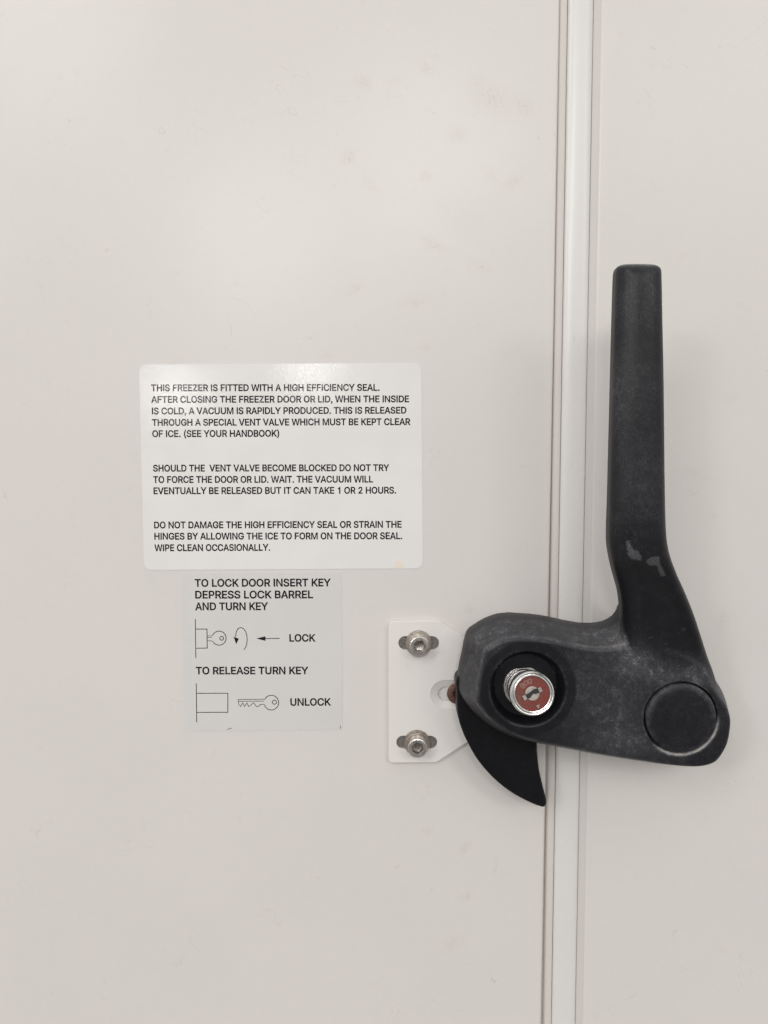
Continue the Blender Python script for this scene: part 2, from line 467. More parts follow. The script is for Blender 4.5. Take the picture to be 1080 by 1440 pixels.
xe = xs(778.6)
prof = [(-900, -40), (-900, 0)] + [(x, 0) for x in (-600, -350, -220)] + [(x, 0) for x in np.arange(-168, xe - 3.2, 1.5)]
prof += [(xe - 2.0, 0)] + [(xe - 1.1 + 1.1 * math.sin(a), -1.1 + 1.1 * math.cos(a)) for a in np.linspace(0, math.pi / 2, 7)] + [(xe, -14), (xe - 14, -40)]
def close_gap(x, z): return 0.0030 * float(np.clip(z - 43, -300, 300)) if x > xe - 2.5 else 0.0
v, f = extrude_profile(prof, zs_fine, close_gap)
panel_l = mesh_obj('freezer_panel', v, f, MAT['panel'], attrs={'stain': stain_field(v, left_spots)}, sharp=60)
move_origin(panel_l, -200, -900, -40)
tag(panel_l, 'wide smudged off-white freezer panel carrying the two paper labels', 'panel', 'off-white freezer panels')

xr = xs(837.0)
prof = [(xr + 3, -40), (xr, -3), (xr, 0.0), (xr + 0.3, 0.13), (xr + 0.7, 0.18), (xr + 1.2, 0.16), (xr + 1.8, 0.08), (xr + 2.6, 0.0)]
prof += [(x, 0) for x in np.arange(xr + 4, 172, 1.5)] + [(230, 0), (400, 0), (900, 0), (900, -40)]
v, f = extrude_profile(prof, zs_fine)
panel_r = mesh_obj('freezer_panel', v, f, MAT['panel'], attrs={'stain': stain_field(v, right_spots)}, sharp=60)
move_origin(panel_r, 400, -900, -40)
tag(panel_r, 'cleaner off-white freezer panel behind the upright black lever', 'panel', 'off-white freezer panels')

seal = empty('door_seal', xs(808), -900, -6)
tag(seal, 'narrow pale vertical seal filling the joint between the two freezer panels', 'seal')
x0, x1, x2, x3 = xs(779.6), xs(791.0), xs(826.3), xs(837.0)
lip = [(x0 - 2.5, -9), (x0 - 2.5, -3.4), (x0 - 0.2, -3.0), (x0 + 0.25, -1.2), (x0 + 0.7, -0.75), (x1 - 0.5, -0.55), (x1 - 0.1, -0.8), (x1 - 0.1, -9)]
mesh_obj('seal_lip', *extrude_profile(lip, zs_coarse), MAT['lip'], seal, sharp=50)
bulb = [(x1 + 0.1, -9), (x1 + 0.1, -0.5)]
for t in np.linspace(0, 1, 21):
    bulb.append((x1 + 0.15 + (x2 - x1 - 0.3) * t, -0.35 + 1.0 * (1 - abs(2 * t - 1) ** 3.2) ** 0.8))
bulb += [(x2 - 0.1, -0.5), (x2 - 0.1, -9)]
mesh_obj('seal_bulb', *extrude_profile(bulb, zs_coarse), MAT['strip'], seal, sharp=50)
edge = [(x2 + 0.1, -9), (x2 + 0.1, -0.7), (x2 + 0.4, -0.45), (x3 - 1.3, -0.5), (x3 - 0.5, -0.28), (x3 - 0.01, 0.0), (x3 - 0.01, -9)]
mesh_obj('seal_edge', *extrude_profile(edge, zs_coarse), MAT['edge'], seal, sharp=50)
back = [(x0 - 4, -13), (x0 - 4, -9.5), (x3 + 3, -9.5), (x3 + 3, -13)]
mesh_obj('seal_backing', *extrude_profile(back, zs_coarse), MAT['gap'], seal, smooth=False)

# ------------------------------------------------------------------ printed labels
GLYPHS = {'A': (480, ['16,0 201,509 276,509 463,0 395,0 287,302 264,372 232,478 245,478 213,371 191,302 85,0', '110,142 110,199 370,199 370,142']),
 'B': (456, ['60,0 60,509 241,509 266,508 289,504 310,499 329,491 345,481 359,469 371,456 381,442 388,426 394,410 397,392 398,374 397,358 395,344 392,331 387,320 380,310 373,301 365,293 356,286 347,280 336,275 326,270 315,267 315,262 327,261 339,257 351,252 363,245 374,237 385,227 394,216 402,203 409,189 414,173 417,155 418,136 417,117 413,100 408,83 400,67 390,52 377,39 362,28 344,18 324,10 301,4 275,1 247,0', '125,57 245,57 272,58 296,63 315,70 330,80 341,92 349,105 354,120 355,137 355,149 352,161 348,173 342,184 335,194 327,203 317,211 306,218 293,224 279,228 264,230 248,231 125,231', '125,285 238,285 252,286 265,288 277,291 288,296 299,302 308,309 316,317 323,326 329,337 333,348 335,359 336,372 334,388 330,403 323,417 313,429 299,439 283,446 263,450 240,452 125,452']),
 'C': (510, ['267,-7 235,-5 205,1 177,11 150,25 126,42 104,63 86,88 70,115 57,146 48,179 42,215 40,254 42,293 48,329 57,362 70,393 86,421 104,445 126,466 150,484 177,498 205,508 235,514 267,516 286,515 305,513 323,509 340,504 357,498 373,490 388,481 402,471 415,460 427,447 438,433 448,418 456,402 463,385 469,367 473,348 408,348 405,361 401,373 395,384 389,395 382,404 375,413 366,421 357,428 348,435 337,440 327,445 315,449 304,452 292,454 280,455 267,456 245,454 223,450 203,443 184,432 166,419 150,403 137,385 125,364 116,340 109,314 105,285 103,254 105,223 109,194 116,168 125,145 137,123 151,105 166,89 184,76 203,66 223,59 245,54 267,53 280,53 292,55 304,57 315,60 327,64 337,69 348,74 357,81 366,88 375,96 382,105 389,114 395,125 401,136 405,148 408,160 473,160 469,142 463,124 457,107 448,91 438,76 428,62 416,49 402,38 388,28 373,19 357,11 341,5 323,0 305,-4 286,-6']),
 'D': (502, ['219,0 96,0 96,57 215,57 244,58 272,63 296,70 318,81 337,94 354,110 368,128 379,149 388,172 394,198 398,226 399,255 398,285 394,312 388,337 379,361 368,381 354,399 338,415 320,428 299,438 275,446 249,450 221,452 93,452 93,509 225,509 261,507 294,501 325,492 353,478 377,461 399,441 418,418 433,391 446,361 455,329 460,293 462,255 460,217 455,181 446,149 433,119 417,92 398,68 376,48 351,31 322,17 291,8 256,2', '125,509 125,0 60,0 60,509']),
 'E': (419, ['60,0 60,509 372,509 372,452 125,452 125,286 355,286 355,229 125,229 125,57 375,57 375,0']),
 'F': (410, ['60,0 60,509 369,509 369,452 125,452 125,278 346,278 346,221 125,221 125,0']),
 'G': (520, ['269,-7 236,-5 205,1 176,11 149,25 125,43 104,64 85,88 69,116 57,146 47,179 42,215 40,254 42,293 47,329 57,362 69,393 85,421 103,445 125,466 149,484 175,498 203,508 233,514 265,516 285,515 304,513 322,509 340,504 358,497 374,489 389,480 403,469 416,458 429,445 439,431 449,416 458,401 465,384 470,367 474,349 408,349 404,361 399,372 393,383 387,393 380,403 373,411 365,420 356,427 347,434 337,439 326,444 315,448 304,452 291,454 279,455 265,456 243,454 222,450 202,443 183,432 166,419 150,404 137,385 125,364 116,340 109,314 105,285 103,254 105,223 109,194 116,168 125,145 137,124 151,105 166,90 184,76 203,66 224,59 246,54 269,53 290,54 309,57 328,63 345,71 360,81 374,93 386,107 396,123 404,141 410,160 414,180 415,202 434,199 283,199 283,256 478,256 478,200 476,170 471,141 463,115 451,91 436,69 419,50 399,33 377,19 352,8 326,0 298,-5']),
 'H': (517, ['60,0 60,509 125,509 125,289 392,289 392,509 457,509 457,0 392,0 392,232 125,232 125,0']),
 'I': (300, ['31,0 31,57 118,57 118,452 31,452 31,509 269,509 269,452 183,452 183,57 269,57 269,0']),
 'K': (467, ['104,145 104,216 139,261 174,303 212,344 364,509 448,509 231,276 228,276', '60,0 60,509 125,509 125,334 124,225 125,193 125,0', '372,0 188,259 228,309 449,0']),
 'L': (393, ['60,0 60,509 125,509 125,57 361,57 361,0']),
 'M': (628, ['60,0 60,509 152,509 277,187 287,159 299,123 311,84 322,49 307,49 318,83 330,121 342,158 352,187 476,509 568,509 568,0 504,0 504,291 504,327 505,369 506,413 507,457 513,457 498,409 482,363 467,322 456,291 342,0 286,0 170,291 159,321 145,361 129,408 112,457 119,457 120,416 121,372 122,328 122,291 122,0']),
 'N': (523, ['60,0 60,509 136,509 343,183 363,151 388,107 414,55 405,54 401,108 399,157 399,195 399,509 463,509 463,0 387,0 202,290 177,331 148,381 108,452 119,454 122,384 124,328 125,291 125,0']),
 'O': (533, ['267,-7 235,-5 205,1 177,11 150,25 126,42 105,63 86,88 70,115 57,146 48,179 42,215 40,254 42,293 48,329 57,362 70,393 86,421 105,445 126,466 150,484 177,498 205,508 235,514 267,516 299,514 329,508 357,498 384,484 408,466 429,445 448,421 464,393 477,362 486,329 491,293 493,254 491,215 486,179 477,146 464,115 448,88 429,63 408,42 384,25 357,11 329,1 299,-5', '267,53 289,54 310,59 330,66 349,76 367,89 383,105 396,123 408,144 418,168 425,194 429,223 430,254 429,286 425,314 418,341 408,365 396,386 383,404 367,420 349,433 330,443 310,450 289,454 267,456 245,454 223,450 203,443 184,433 167,420 151,404 137,385 125,364 116,340 109,314 105,285 103,254 105,223 109,194 116,168 125,144 137,123 151,105 167,89 184,76 203,66 223,59 245,54']),
 'P': (445, ['60,0 60,509 235,509 263,507 289,503 312,497 332,487 350,476 366,462 379,447 390,430 398,411 404,391 407,370 409,348 407,325 404,304 398,284 390,265 379,248 366,233 350,219 332,207 312,198 289,191 263,187 235,186 109,186 109,242 233,242 252,243 269,246 284,250 297,256 308,264 318,272 327,282 333,294 338,306 342,319 344,333 344,348 344,362 342,376 338,389 333,402 326,413 318,423 308,431 297,439 284,444 268,449 251,451 232,452 125,452 125,0']),
 'R': (449, ['60,0 60,509 236,509 264,507 290,504 313,497 333,489 351,478 367,465 380,450 390,433 399,415 405,395 408,374 409,352 408,330 405,309 399,290 390,271 380,255 367,240 351,228 333,217 312,209 289,203 264,199 236,198 96,198 96,255 234,255 252,256 269,258 284,262 298,267 309,273 319,281 327,290 334,300 339,312 342,324 344,338 345,352 344,367 342,380 339,393 334,405 327,415 319,425 309,433 298,440 284,445 269,449 252,451 233,452 125,452 125,0', '353,0 230,229 303,229 428,0']),
 'S': (447, ['224,-9 197,-8 172,-4 149,1 128,9 108,19 91,31 76,45 64,60 54,77 46,96 41,115 38,137 104,137 107,123 110,110 116,98 123,88 132,79 142,71 154,64 166,59 180,55 194,52 209,50 224,49 241,50 257,52 272,55 286,60 299,66 311,74 321,82 329,92 336,102 341,114 345,126 346,139 345,151 342,161 338,171 332,179 325,186 316,193 307,199 296,205 284,209 272,214 259,218 245,222 184,239 154,249 128,260 105,274 86,289 71,307 60,326 54,348 52,372 53,393 58,413 65,431 75,448 87,463 102,476 119,488 138,498 158,506 180,511 203,514 227,516 252,514 275,511 296,505 316,498 334,488 351,476 365,463 377,449 387,433 394,415 399,397 401,378 337,378 334,396 326,412 316,426 302,437 286,447 267,453 247,457 225,459 209,458 194,456 180,452 167,448 156,442 145,435 136,427 129,418 123,409 118,398 116,387 115,376 116,363 119,352 124,342 131,334 139,326 148,319 158,313 169,308 180,304 191,300 202,296 212,293 264,279 312,264 324,258 336,252 347,245 359,238 369,229 379,220 387,209 395,198 401,185 405,171 407,155 408,139 407,118 403,99 396,81 386,64 374,48 360,34 343,21 323,11 302,2 278,-4 252,-8']),
 'T': (449, ['32,452 32,509 417,509 417,452 257,452 257,0 193,0 193,452']),
 'U': (517, ['259,-8 230,-7 203,-2 177,5 154,15 133,28 114,43 98,60 85,80 74,101 66,124 62,148 60,173 60,509 124,509 124,178 125,160 128,144 133,128 141,113 150,99 160,87 173,77 187,68 203,61 220,56 239,53 259,52 279,53 298,56 315,61 331,68 345,77 357,87 368,99 377,113 384,128 389,144 392,160 393,178 393,509 457,509 457,173 456,148 451,124 443,101 433,80 419,60 403,43 384,28 363,15 340,5 315,-2 288,-7']),
 'V': (480, ['204,0 16,509 84,509 192,206 215,137 248,31 235,31 267,138 290,206 395,509 463,509 278,0']),
 'W': (686, ['155,0 16,509 82,509 163,196 175,145 187,94 197,40 189,40 200,94 211,145 224,196 306,509 380,509 462,196 474,145 486,94 497,40 488,40 499,94 510,145 523,196 603,509 670,509 530,0 455,0 368,323 351,391 336,475 350,475 335,395 318,323 230,0']),
 'X': (474, ['18,0 217,284 217,236 29,509 104,509 178,400 204,361 223,329 243,292 232,292 252,329 272,361 298,400 374,509 446,509 259,239 259,287 456,0 382,0 292,129 268,165 250,195 230,231 244,231 225,196 206,166 182,129 91,0']),
 'Y': (472, ['203,0 203,208 16,509 91,509 192,344 222,292 229,279 236,264 243,248 250,230 224,230 231,248 237,265 244,280 251,293 280,344 381,509 455,509 268,208 268,0']),
 'Z': (438, ['42,0 42,46 273,385 306,431 341,476 348,454 285,452 223,452 40,452 40,509 397,509 397,462 169,129 134,81 97,33 90,54 152,57 214,57 399,57 399,0']),
 'J': (396, ['185,-7 153,-4 124,3 98,15 75,33 57,55 44,81 36,111 33,145 33,173 98,173 98,145 99,123 104,104 111,88 122,74 134,64 149,56 166,51 185,50 204,51 220,56 235,64 248,74 258,88 266,104 270,123 272,145 272,509 336,509 336,145 334,111 326,81 313,55 294,33 271,15 246,3 217,-4']),
 'Q': (533, ['245,159 313,159 369,85 384,65 468,-48 401,-48 346,27 331,46', '267,-7 235,-5 205,1 177,11 150,25 126,42 105,63 86,88 70,115 57,146 48,179 42,215 40,254 42,293 48,329 57,362 70,393 86,421 105,445 126,466 150,484 177,498 205,508 235,514 267,516 299,514 329,508 357,498 384,484 408,466 429,445 448,421 464,393 477,362 486,329 491,293 493,254 491,215 486,179 477,146 464,115 448,88 429,63 408,42 384,25 357,11 329,1 299,-5', '267,53 289,54 310,59 330,66 349,76 367,89 383,105 396,123 408,144 418,168 425,194 429,223 430,254 429,286 425,314 418,341 408,365 396,386 383,404 367,420 349,433 330,443 310,450 289,454 267,456 245,454 223,450 203,443 184,433 167,420 151,404 137,385 125,364 116,340 109,314 105,285 103,254 105,223 109,194 116,168 125,144 137,123 151,105 167,89 184,76 203,66 223,59 245,54']),
 '1': (453, ['76,0 76,55 391,55 391,0', '276,509 276,0 212,0 212,448 209,448 86,358 86,427 198,509']),
 '2': (453, ['64,0 64,47 234,229 282,282 291,294 299,305 305,316 311,327 315,337 318,348 320,360 320,371 319,385 317,397 313,408 308,419 301,428 293,436 283,443 273,449 262,454 250,457 237,459 224,460 209,459 196,457 184,453 172,447 162,441 153,433 145,424 139,413 134,402 130,390 128,376 127,362 66,362 67,384 71,405 77,424 86,442 98,459 111,473 126,486 143,496 162,505 182,511 203,514 225,516 247,514 268,511 288,505 306,497 323,486 337,474 350,461 361,445 370,428 376,411 380,392 381,372 380,358 378,345 375,331 371,318 365,304 357,290 347,275 336,259 322,241 306,223 288,202 267,180 153,60 153,57 389,57 389,0']),
 '.': (188, ['95,-4 86,-4 78,-1 70,3 63,9 57,16 53,24 50,32 50,41 50,50 53,59 57,66 63,73 70,79 78,83 86,86 95,87 104,86 113,83 121,79 128,73 134,66 138,59 140,50 141,41 140,32 138,24 134,16 128,9 121,3 113,-1 104,-4']),
 ',': (188, ['38,-119 68,71 137,71 84,-119']),
 '(': (273, ['89,207 90,235 92,264 96,293 101,324 107,354 114,384 122,413 132,441 142,468 153,494 164,517 177,539 236,539 223,512 212,485 201,457 191,428 182,399 174,370 167,342 161,313 157,285 154,258 152,232 151,207 152,184 154,161 156,138 160,115 165,91 172,67 179,42 188,16 198,-10 209,-38 222,-66 236,-96 177,-96 156,-59 139,-21 124,16 111,55 102,93 95,131 90,169']),
 ')': (273, ['37,-96 52,-66 64,-37 76,-9 86,18 95,44 102,69 108,93 113,116 117,139 120,162 121,184 122,207 121,232 119,258 116,285 112,313 106,342 99,370 91,399 82,428 73,457 62,485 50,512 37,539 97,539 109,517 121,494 131,468 142,441 151,413 159,384 167,354 173,323 178,293 181,264 183,235 184,207 183,168 178,130 171,92 161,53 149,15 134,-22 117,-59 97,-96'])}
GLYPHS = {k: (a, [[tuple(map(int, q.split(','))) for q in s.split()] for s in sp]) for k, (a, sp) in GLYPHS.items()}
GLYPHS['I'] = (187, [[(61, 0), (61, 509), (126, 509), (126, 0)]])
GLYPHS['1'] = (430, [[(284, 0), (284, 509), (236, 509), (222, 470), (190, 438), (150, 424), (118, 420), (118, 374), (219, 374), (219, 0)]])
GLYPHS['.'] = (188, [[(58, 0), (58, 74), (131, 74), (131, 0)]])
GLYPHS[','] = (188, [[(58, 0), (58, 74), (131, 74), (131, -4), (118, -60), (90, -92), (62, -104), (62, -74), (86, -58), (97, -28), (97, 0)]])
def _fix():
    d = GLYPHS['D'][1][0]; i = d.index((225, 509)); k = d.index((221, 452))
    GLYPHS['D'] = (502, [[(60, 0), (60, 509)] + d[i:] + [(219, 0)], [(125, 57)] + d[3:k + 1] + [(125, 452)]])
    r = GLYPHS['R'][1][0]; i = r.index((236, 509)); k = r.index((312, 209)); m = r.index((234, 255)); e_ = r.index((233, 452))
    GLYPHS['R'] = (449, [[(60, 0), (60, 509)] + r[i:k] + [(314, 210), (428, 0), (353, 0), (247, 198), (125, 198), (125, 0)], [(125, 255)] + r[m:e_ + 1] + [(125, 452)]])
    GLYPHS['K'] = (467, [[(60, 0), (60, 509), (125, 509), (125, 241), (139, 261), (174, 303), (212, 344), (364, 509), (448, 509), (244, 290),
                          (449, 0), (372, 0), (198, 244), (125, 167), (125, 0)]])
    GLYPHS['A'] = (480, [[(20, 0), (206, 509), (277, 509), (462, 0), (394, 0), (345, 138), (138, 138), (89, 0)], [(150, 186), (333, 186), (241, 446)]])
    p = GLYPHS['P'][1][0]; i = p.index((235, 509)); k = p.index((235, 186)); m = p.index((233, 242)); e_ = p.index((232, 452))
    GLYPHS['P'] = (445, [[(60, 0), (60, 509)] + p[i:k + 1] + [(125, 186), (125, 0)], [(125, 242)] + p[m:e_ + 1] + [(125, 452)]])
    q = GLYPHS['B'][1]; o = q[0]; i = o.index((326, 270)); k = o.index((327, 261))
    GLYPHS['B'] = (456, [o[:i] + [(329, 265)] + o[k + 1:], q[1], q[2]])
    GLYPHS['W'] = (686, [[(16, 509), (84, 509), (193, 95), (309, 509), (378, 509), (494, 95), (603, 509), (670, 509), (530, 0), (459, 0), (343, 412), (228, 0), (155, 0)]])
    GLYPHS['M'] = (628, [[(60, 0), (60, 509), (152, 509), (314, 82), (476, 509), (568, 509), (568, 0), (504, 0), (504, 420), (343, 0), (285, 0), (122, 420), (122, 0)]])
    GLYPHS['N'] = (523, [[(60, 0), (60, 509), (132, 509), (399, 100), (399, 509), (463, 509), (463, 0), (391, 0), (124, 408), (124, 0)]])
    GLYPHS['X'] = (474, [[(18, 0), (195, 260), (28, 509), (104, 509), (233, 312), (370, 509), (446, 509), (272, 260), (456, 0), (380, 0), (234, 207), (92, 0)]])
    GLYPHS['Y'] = (472, [[(203, 0), (203, 208), (16, 509), (91, 509), (236, 264), (381, 509), (455, 509), (268, 208), (268, 0)]])
_fix()
def heavier(lp, d, hole):
    """the same contour moved outwards by d (inwards for a hole), for a slightly bolder print"""
    p = [np.array(q, float) for i, q in enumerate(lp) if tuple(q) != tuple(lp[i - 1])]
    n = len(p); ar = sum(p[i - 1][0] * p[i][1] - p[i][0] * p[i - 1][1] for i in range(n))
    s = (1 if ar > 0 else -1) * (-1 if hole else 1) * d; out = []
    for i in range(n):
        a = p[i] - p[i - 1]; c = p[(i + 1) % n] - p[i]
        a = a / np.linalg.norm(a); c = c / np.linalg.norm(c)
        na, nc = np.array([a[1], -a[0]]), np.array([c[1], -c[0]])
        m = na + nc; q = max(m.dot(m) / 2, 0.4)
        out.append(tuple(p[i] + m / q * s))
    return out
GLYPHS = {k: (a, [heavier(lp, 23.0, i > 0 and k != 'Q') for i, lp in enumerate(sp)]) for k, (a, sp) in GLYPHS.items()}
GLYPHS[' '] = (190, [])

def text_line(s, xa, ya, xb, yb, cap, h, bold=0.0):
    """one printed line from its first to its last glyph edge; photo measures -> loops on the label"""
    adv = [GLYPHS[c][0] for c in s]
    first = min(p[0] for p in GLYPHS[s[0]][1][0]); last = adv[-1] - max(p[0] for lp in GLYPHS[s[-1]][1] for p in lp)
    total = sum(adv) - first - last
    A, B = P(xa, ya, h), P(xb, yb, h); L = np.linalg.norm(B - A); d = (B - A) / L; n = np.array([-d[1], d[0]])
    kx = L / total; C = P(xa, ya - cap, h); ky = np.linalg.norm(C - A) / 509
    out = []; x = -first
    for i, (c, a) in enumerate(zip(s, adv)):
        for lp in GLYPHS[c][1]:
            out.append((i % 2, [A + d * (x + p[0]) * kx + n * p[1] * ky for p in lp]))
        x += a
    return out

def fill_text(loops, h):
    """neighbouring letters are filled apart, so that touching letters stay whole"""
    return join([fill_curve([l for k, l in loops if k == q], h + 0.003 * q) for q in (0, 1) if any(k == q for k, l in loops)])

def label_sheet(corners, rad, h, mat, name):
    """thin paper with softly rounded corners"""
    lp = rounded([P(*c, h) for c in corners], rad)
    n = len(lp); vs = [(*p, h) for p in lp] + [(*p, 0.0) for p in lp]
    fs = [tuple(range(n))] + [(i, (i + 1) % n, n + (i + 1) % n, n + i) for i in range(n)]
    return mesh_obj(name, vs, fs, mat, smooth=False)

H1 = 0.16
lab1 = label_sheet([(195.5, 512.6), (592.4, 510.6), (594.8, 799.4), (202.6, 801.6)], 3.4, H1, MAT['sticker'], 'instruction_label')
c = P(395, 800); move_origin(lab1, c[0], c[1], 0)
tag(lab1, 'glossy white label with three paragraphs about the freezer seal and vent valve', 'label')
b1 = [("THIS FREEZER IS FITTED WITH A HIGH EFFICIENCY SEAL.", 212.6, 549.9, 533.6, 549.3),
      ("AFTER CLOSING THE FREEZER DOOR OR LID, WHEN THE INSIDE", 212.6, 566.2, 575.2, 565.4),
      ("IS COLD, A VACUUM IS RAPIDLY PRODUCED. THIS IS RELEASED", 213.6, 582.5, 571.5, 581.3),
      ("THROUGH A SPECIAL VENT VALVE WHICH MUST BE KEPT CLEAR", 213.8, 598.6, 577.2, 597.4),
      ("OF ICE. (SEE YOUR HANDBOOK)", 214.2, 614.4, 392.7, 613.8)]
b2 = [("SHOULD THE  VENT VALVE BECOME BLOCKED DO NOT TRY", 215.2, 662.9, 547.5, 662.1),
      ("TO FORCE THE DOOR OR LID. WAIT. THE VACUUM WILL", 215.4, 678.9, 524.7, 678.2),
      ("EVENTUALLY BE RELEASED BUT IT CAN TAKE 1 OR 2 HOURS.", 215.9, 694.7, 556.9, 693.8)]
b3 = [("DO NOT DAMAGE THE HIGH EFFICIENCY SEAL OR STRAIN THE", 216.7, 742.8, 564.8, 741.8),
      ("HINGES BY ALLOWING THE ICE TO FORM ON THE DOOR SEAL.", 217.1, 758.6, 565.6, 757.9),
      ("WIPE CLEAN OCCASIONALLY.", 217.2, 774.9, 379.8, 774.2)]
for blk in (b1, b2, b3):
    loops = []
    for t in blk: loops += text_line(*t, 8.95, H1 + 0.03)
    mesh_obj('printed_paragraph', *fill_text(loops, H1 + 0.03), MAT['ink'], lab1, smooth=False)
st = [P(x, y, H1 + .02) for x, y in ((552, 798.2), (553.5, 795), (555.5, 793.2), (557, 789.5), (560.5, 788.6), (563, 789.8), (564.5, 789.2), (566.3, 792.6), (567.2, 795.2), (569, 798.0))]
mesh_obj('adhesive_stain', [(*p, H1 + .025) for p in st], [tuple(range(len(st)))], MAT['adhesive'], lab1, smooth=False)

H2 = 0.13
lab2 = label_sheet([(256.2, 806.2), (480.3, 804.4), (481.6, 1026.2), (259.6, 1028.2)], 0.9, H2, MAT['sticker_grey'], 'instruction_label')
c = P(369, 1027); move_origin(lab2, c[0], c[1], 0)
tag(lab2, 'square greyish label with key diagrams and LOCK and UNLOCK wording', 'label')
d1 = [("TO LOCK DOOR INSERT KEY", 273.9, 824.9, 465.4, 824.2), ("DEPRESS LOCK BARREL", 274.5, 841.4, 440.3, 841.0),
      ("AND TURN KEY", 274.4, 857.9, 377.2, 857.6)]
loops = []
for t in d1: loops += text_line(*t, 10.2, H2 + 0.03)
mesh_obj('printed_heading', *fill_text(loops, H2 + .03), MAT['ink'], lab2, smooth=False)
mesh_obj('printed_heading', *fill_text(text_line("TO RELEASE TURN KEY", 275.4, 948.0, 433.8, 947.8, 9.9, H2 + .03), H2 + .03), MAT['ink'], lab2, smooth=False)
mesh_obj('printed_word', *fill_text(text_line("LOCK", 406.9, 902.0, 443.9, 901.9, 9.8, H2 + .03), H2 + .03), MAT['ink'], lab2, smooth=False)
mesh_obj('printed_word', *fill_text(text_line("UNLOCK", 408.3, 992.2, 465.6, 991.9, 9.8, H2 + .03), H2 + .03), MAT['ink'], lab2, smooth=False)

class Draw:
    def __init__(s): s.p = []; s.h = H2 + .03
    def pt(s, q): return P(240 + q[0] / 4.154, 790 + q[1] / 4.154, s.h)
    def line(s, pts, closed=False, wd=0.29):
        s.h += 0.002; s.p.append(ribbon([s.pt(q) for q in pts], wd, s.h, closed)); return s
    def arc(s, cx, cy, rx, ry, a0, a1, n=28, **k):
        full = abs(a1 - a0) >= 359.9
        return s.line([(cx + rx * math.cos(math.radians(a)), cy - ry * math.sin(math.radians(a)))
                       for a in np.linspace(a0, a1, n, endpoint=not full)], closed=full, **k)
    def solid(s, pts):
        s.h += 0.002; s.p.append(([(*s.pt(q), s.h) for q in pts], [tuple(range(len(pts)))])); return s
    def done(s, name): return mesh_obj(name, *join(s.p), MAT['ink'], lab2, smooth=False)
a0 = 180 + 16
D = Draw().line([(144, 335), (147, 563)]).line([(148, 393), (212, 393), (213.5, 504), (148, 505)])
D.line([(214, 433), (237, 433), (246, 428)], wd=.21).line([(214, 443), (240, 442)], wd=.21).line([(214, 462), (238, 462), (247, 468)], wd=.21)
D.arc(283, 446, 41, 41, 154, -150).arc(298, 447, 11, 11, 0, 360, 18)
D.done('lock_diagram')
Draw().line([(427, 515), (437, 502), (443, 485), (447, 458), (445, 430), (438, 407), (426, 391), (412, 384), (399, 387), (389, 397), (382, 415), (379, 438)]) \
    .solid([(367, 438), (398, 449), (383, 481)]).done('turn_arrow')
Draw().line([(552, 449), (637, 447)]).solid([(500, 448), (554, 435), (554, 462)]).done('push_arrow')
Draw().line([(149.5, 710), (152, 938)]).line([(153, 768), (334, 768), (334, 879), (153, 880)]).done('barrel_diagram')
D = Draw().line([(550, 803), (394, 805), (397, 832), (408, 845), (414, 836), (421, 824), (431, 845), (438, 837), (446, 825), (456, 846), (464, 841),
                 (484, 823), (502, 846), (512, 846), (520, 837), (530, 833), (546, 833), (553, 841)], wd=.22)
D.line([(397, 815.5), (546, 814)], wd=.21).arc(588, 823, 43, 43, 152, -156).arc(606, 820, 12, 12, 0, 360, 18)
D.done('key_diagram')

Draw().line([(330, 981), (343, 974), (357, 972)], wd=.2).done('edge_dirt')
Draw().line([(991, 958), (992, 976)], wd=.2).done('edge_dirt')

# ------------------------------------------------------------------ strike plate with its bolts
HP = 2.2
def stadium(xa, xb, ya, yb, h, n=12):
    A, B = P(xa, ya, h), P(xb, yb, h); r = abs(A[1] - B[1]) / 2; zc = (A[1] + B[1]) / 2
    out = [(A[0] + r - r * math.sin(t), zc + r * math.cos(t)) for t in np.linspace(0, math.pi, n)]
    out += [(B[0] - r + r * math.sin(t), zc - r * math.cos(t)) for t in np.linspace(0, math.pi, n)]
    return out, zc
outer = rounded([P(x, y, HP) for x, y in ((546, 874), (617, 872.5), (668, 906), (668, 1037), (613.5, 1072.5), (546.3, 1073))], [2.6, 1.6, 1, 1, 1.6, 2.2])
s1, z1 = stadium(560.5, 617.2, 895, 913.8, HP); s2, z2 = stadium(557.6, 614.6, 1035, 1053.2, HP)
s3, z3 = stadium(606, 690, 957, 996, HP)
s4, z4 = stadium(616, 685, 965.5, 985.5, HP - 1.5)
s3 = [p for p in s3]; xm = P(660, 980, HP)[0]
s3 = [(min(p[0], xm), p[1]) for p in s3]
s4 = [(min(p[0], xm - 1), p[1]) for p in s4]
pv, pf = fill_curve([outer, s1, s2, s3], HP / 2, HP / 2 - 0.25, 0.25)
n = len(s3)
cone = [(*p, HP - .12) for p in s3] + [(*p, HP - 1.4) for p in s4]
cf = [(i, (i + 1) % n, n + (i + 1) % n, n + i) for i in range(n)]
low = [(*p, HP - 1.4) for p in s4] + [(*p, 0.05) for p in s4]
pv, pf = join([(pv, pf), (cone, cf), (low, cf)])
strike = mesh_obj('strike_plate', pv, pf, MAT['plate'], sharp=40)
c = P(580, 1073); move_origin(strike, c[0], c[1], 0)
tag(strike, 'white steel strike plate with two hex bolts beside the black latch', 'plate')
for s, z in ((s1, z1), (s2, z2)):
    big = [(p[0] * 1.0, p[1]) for p in s]
    q = np.array(big); q = q.mean(0) + (q - q.mean(0)) * 0.97
    vs = [(*p, 0.85) for p in q] + [(*p, 0.02) for p in q]; m = len(q)
    mesh_obj('slot_bed', vs, [tuple(range(m))] + [(i, (i + 1) % m, m + (i + 1) % m, m + i) for i in range(m)], MAT['dull'], strike, smooth=False)  # grey floor block at the bottom of each slot

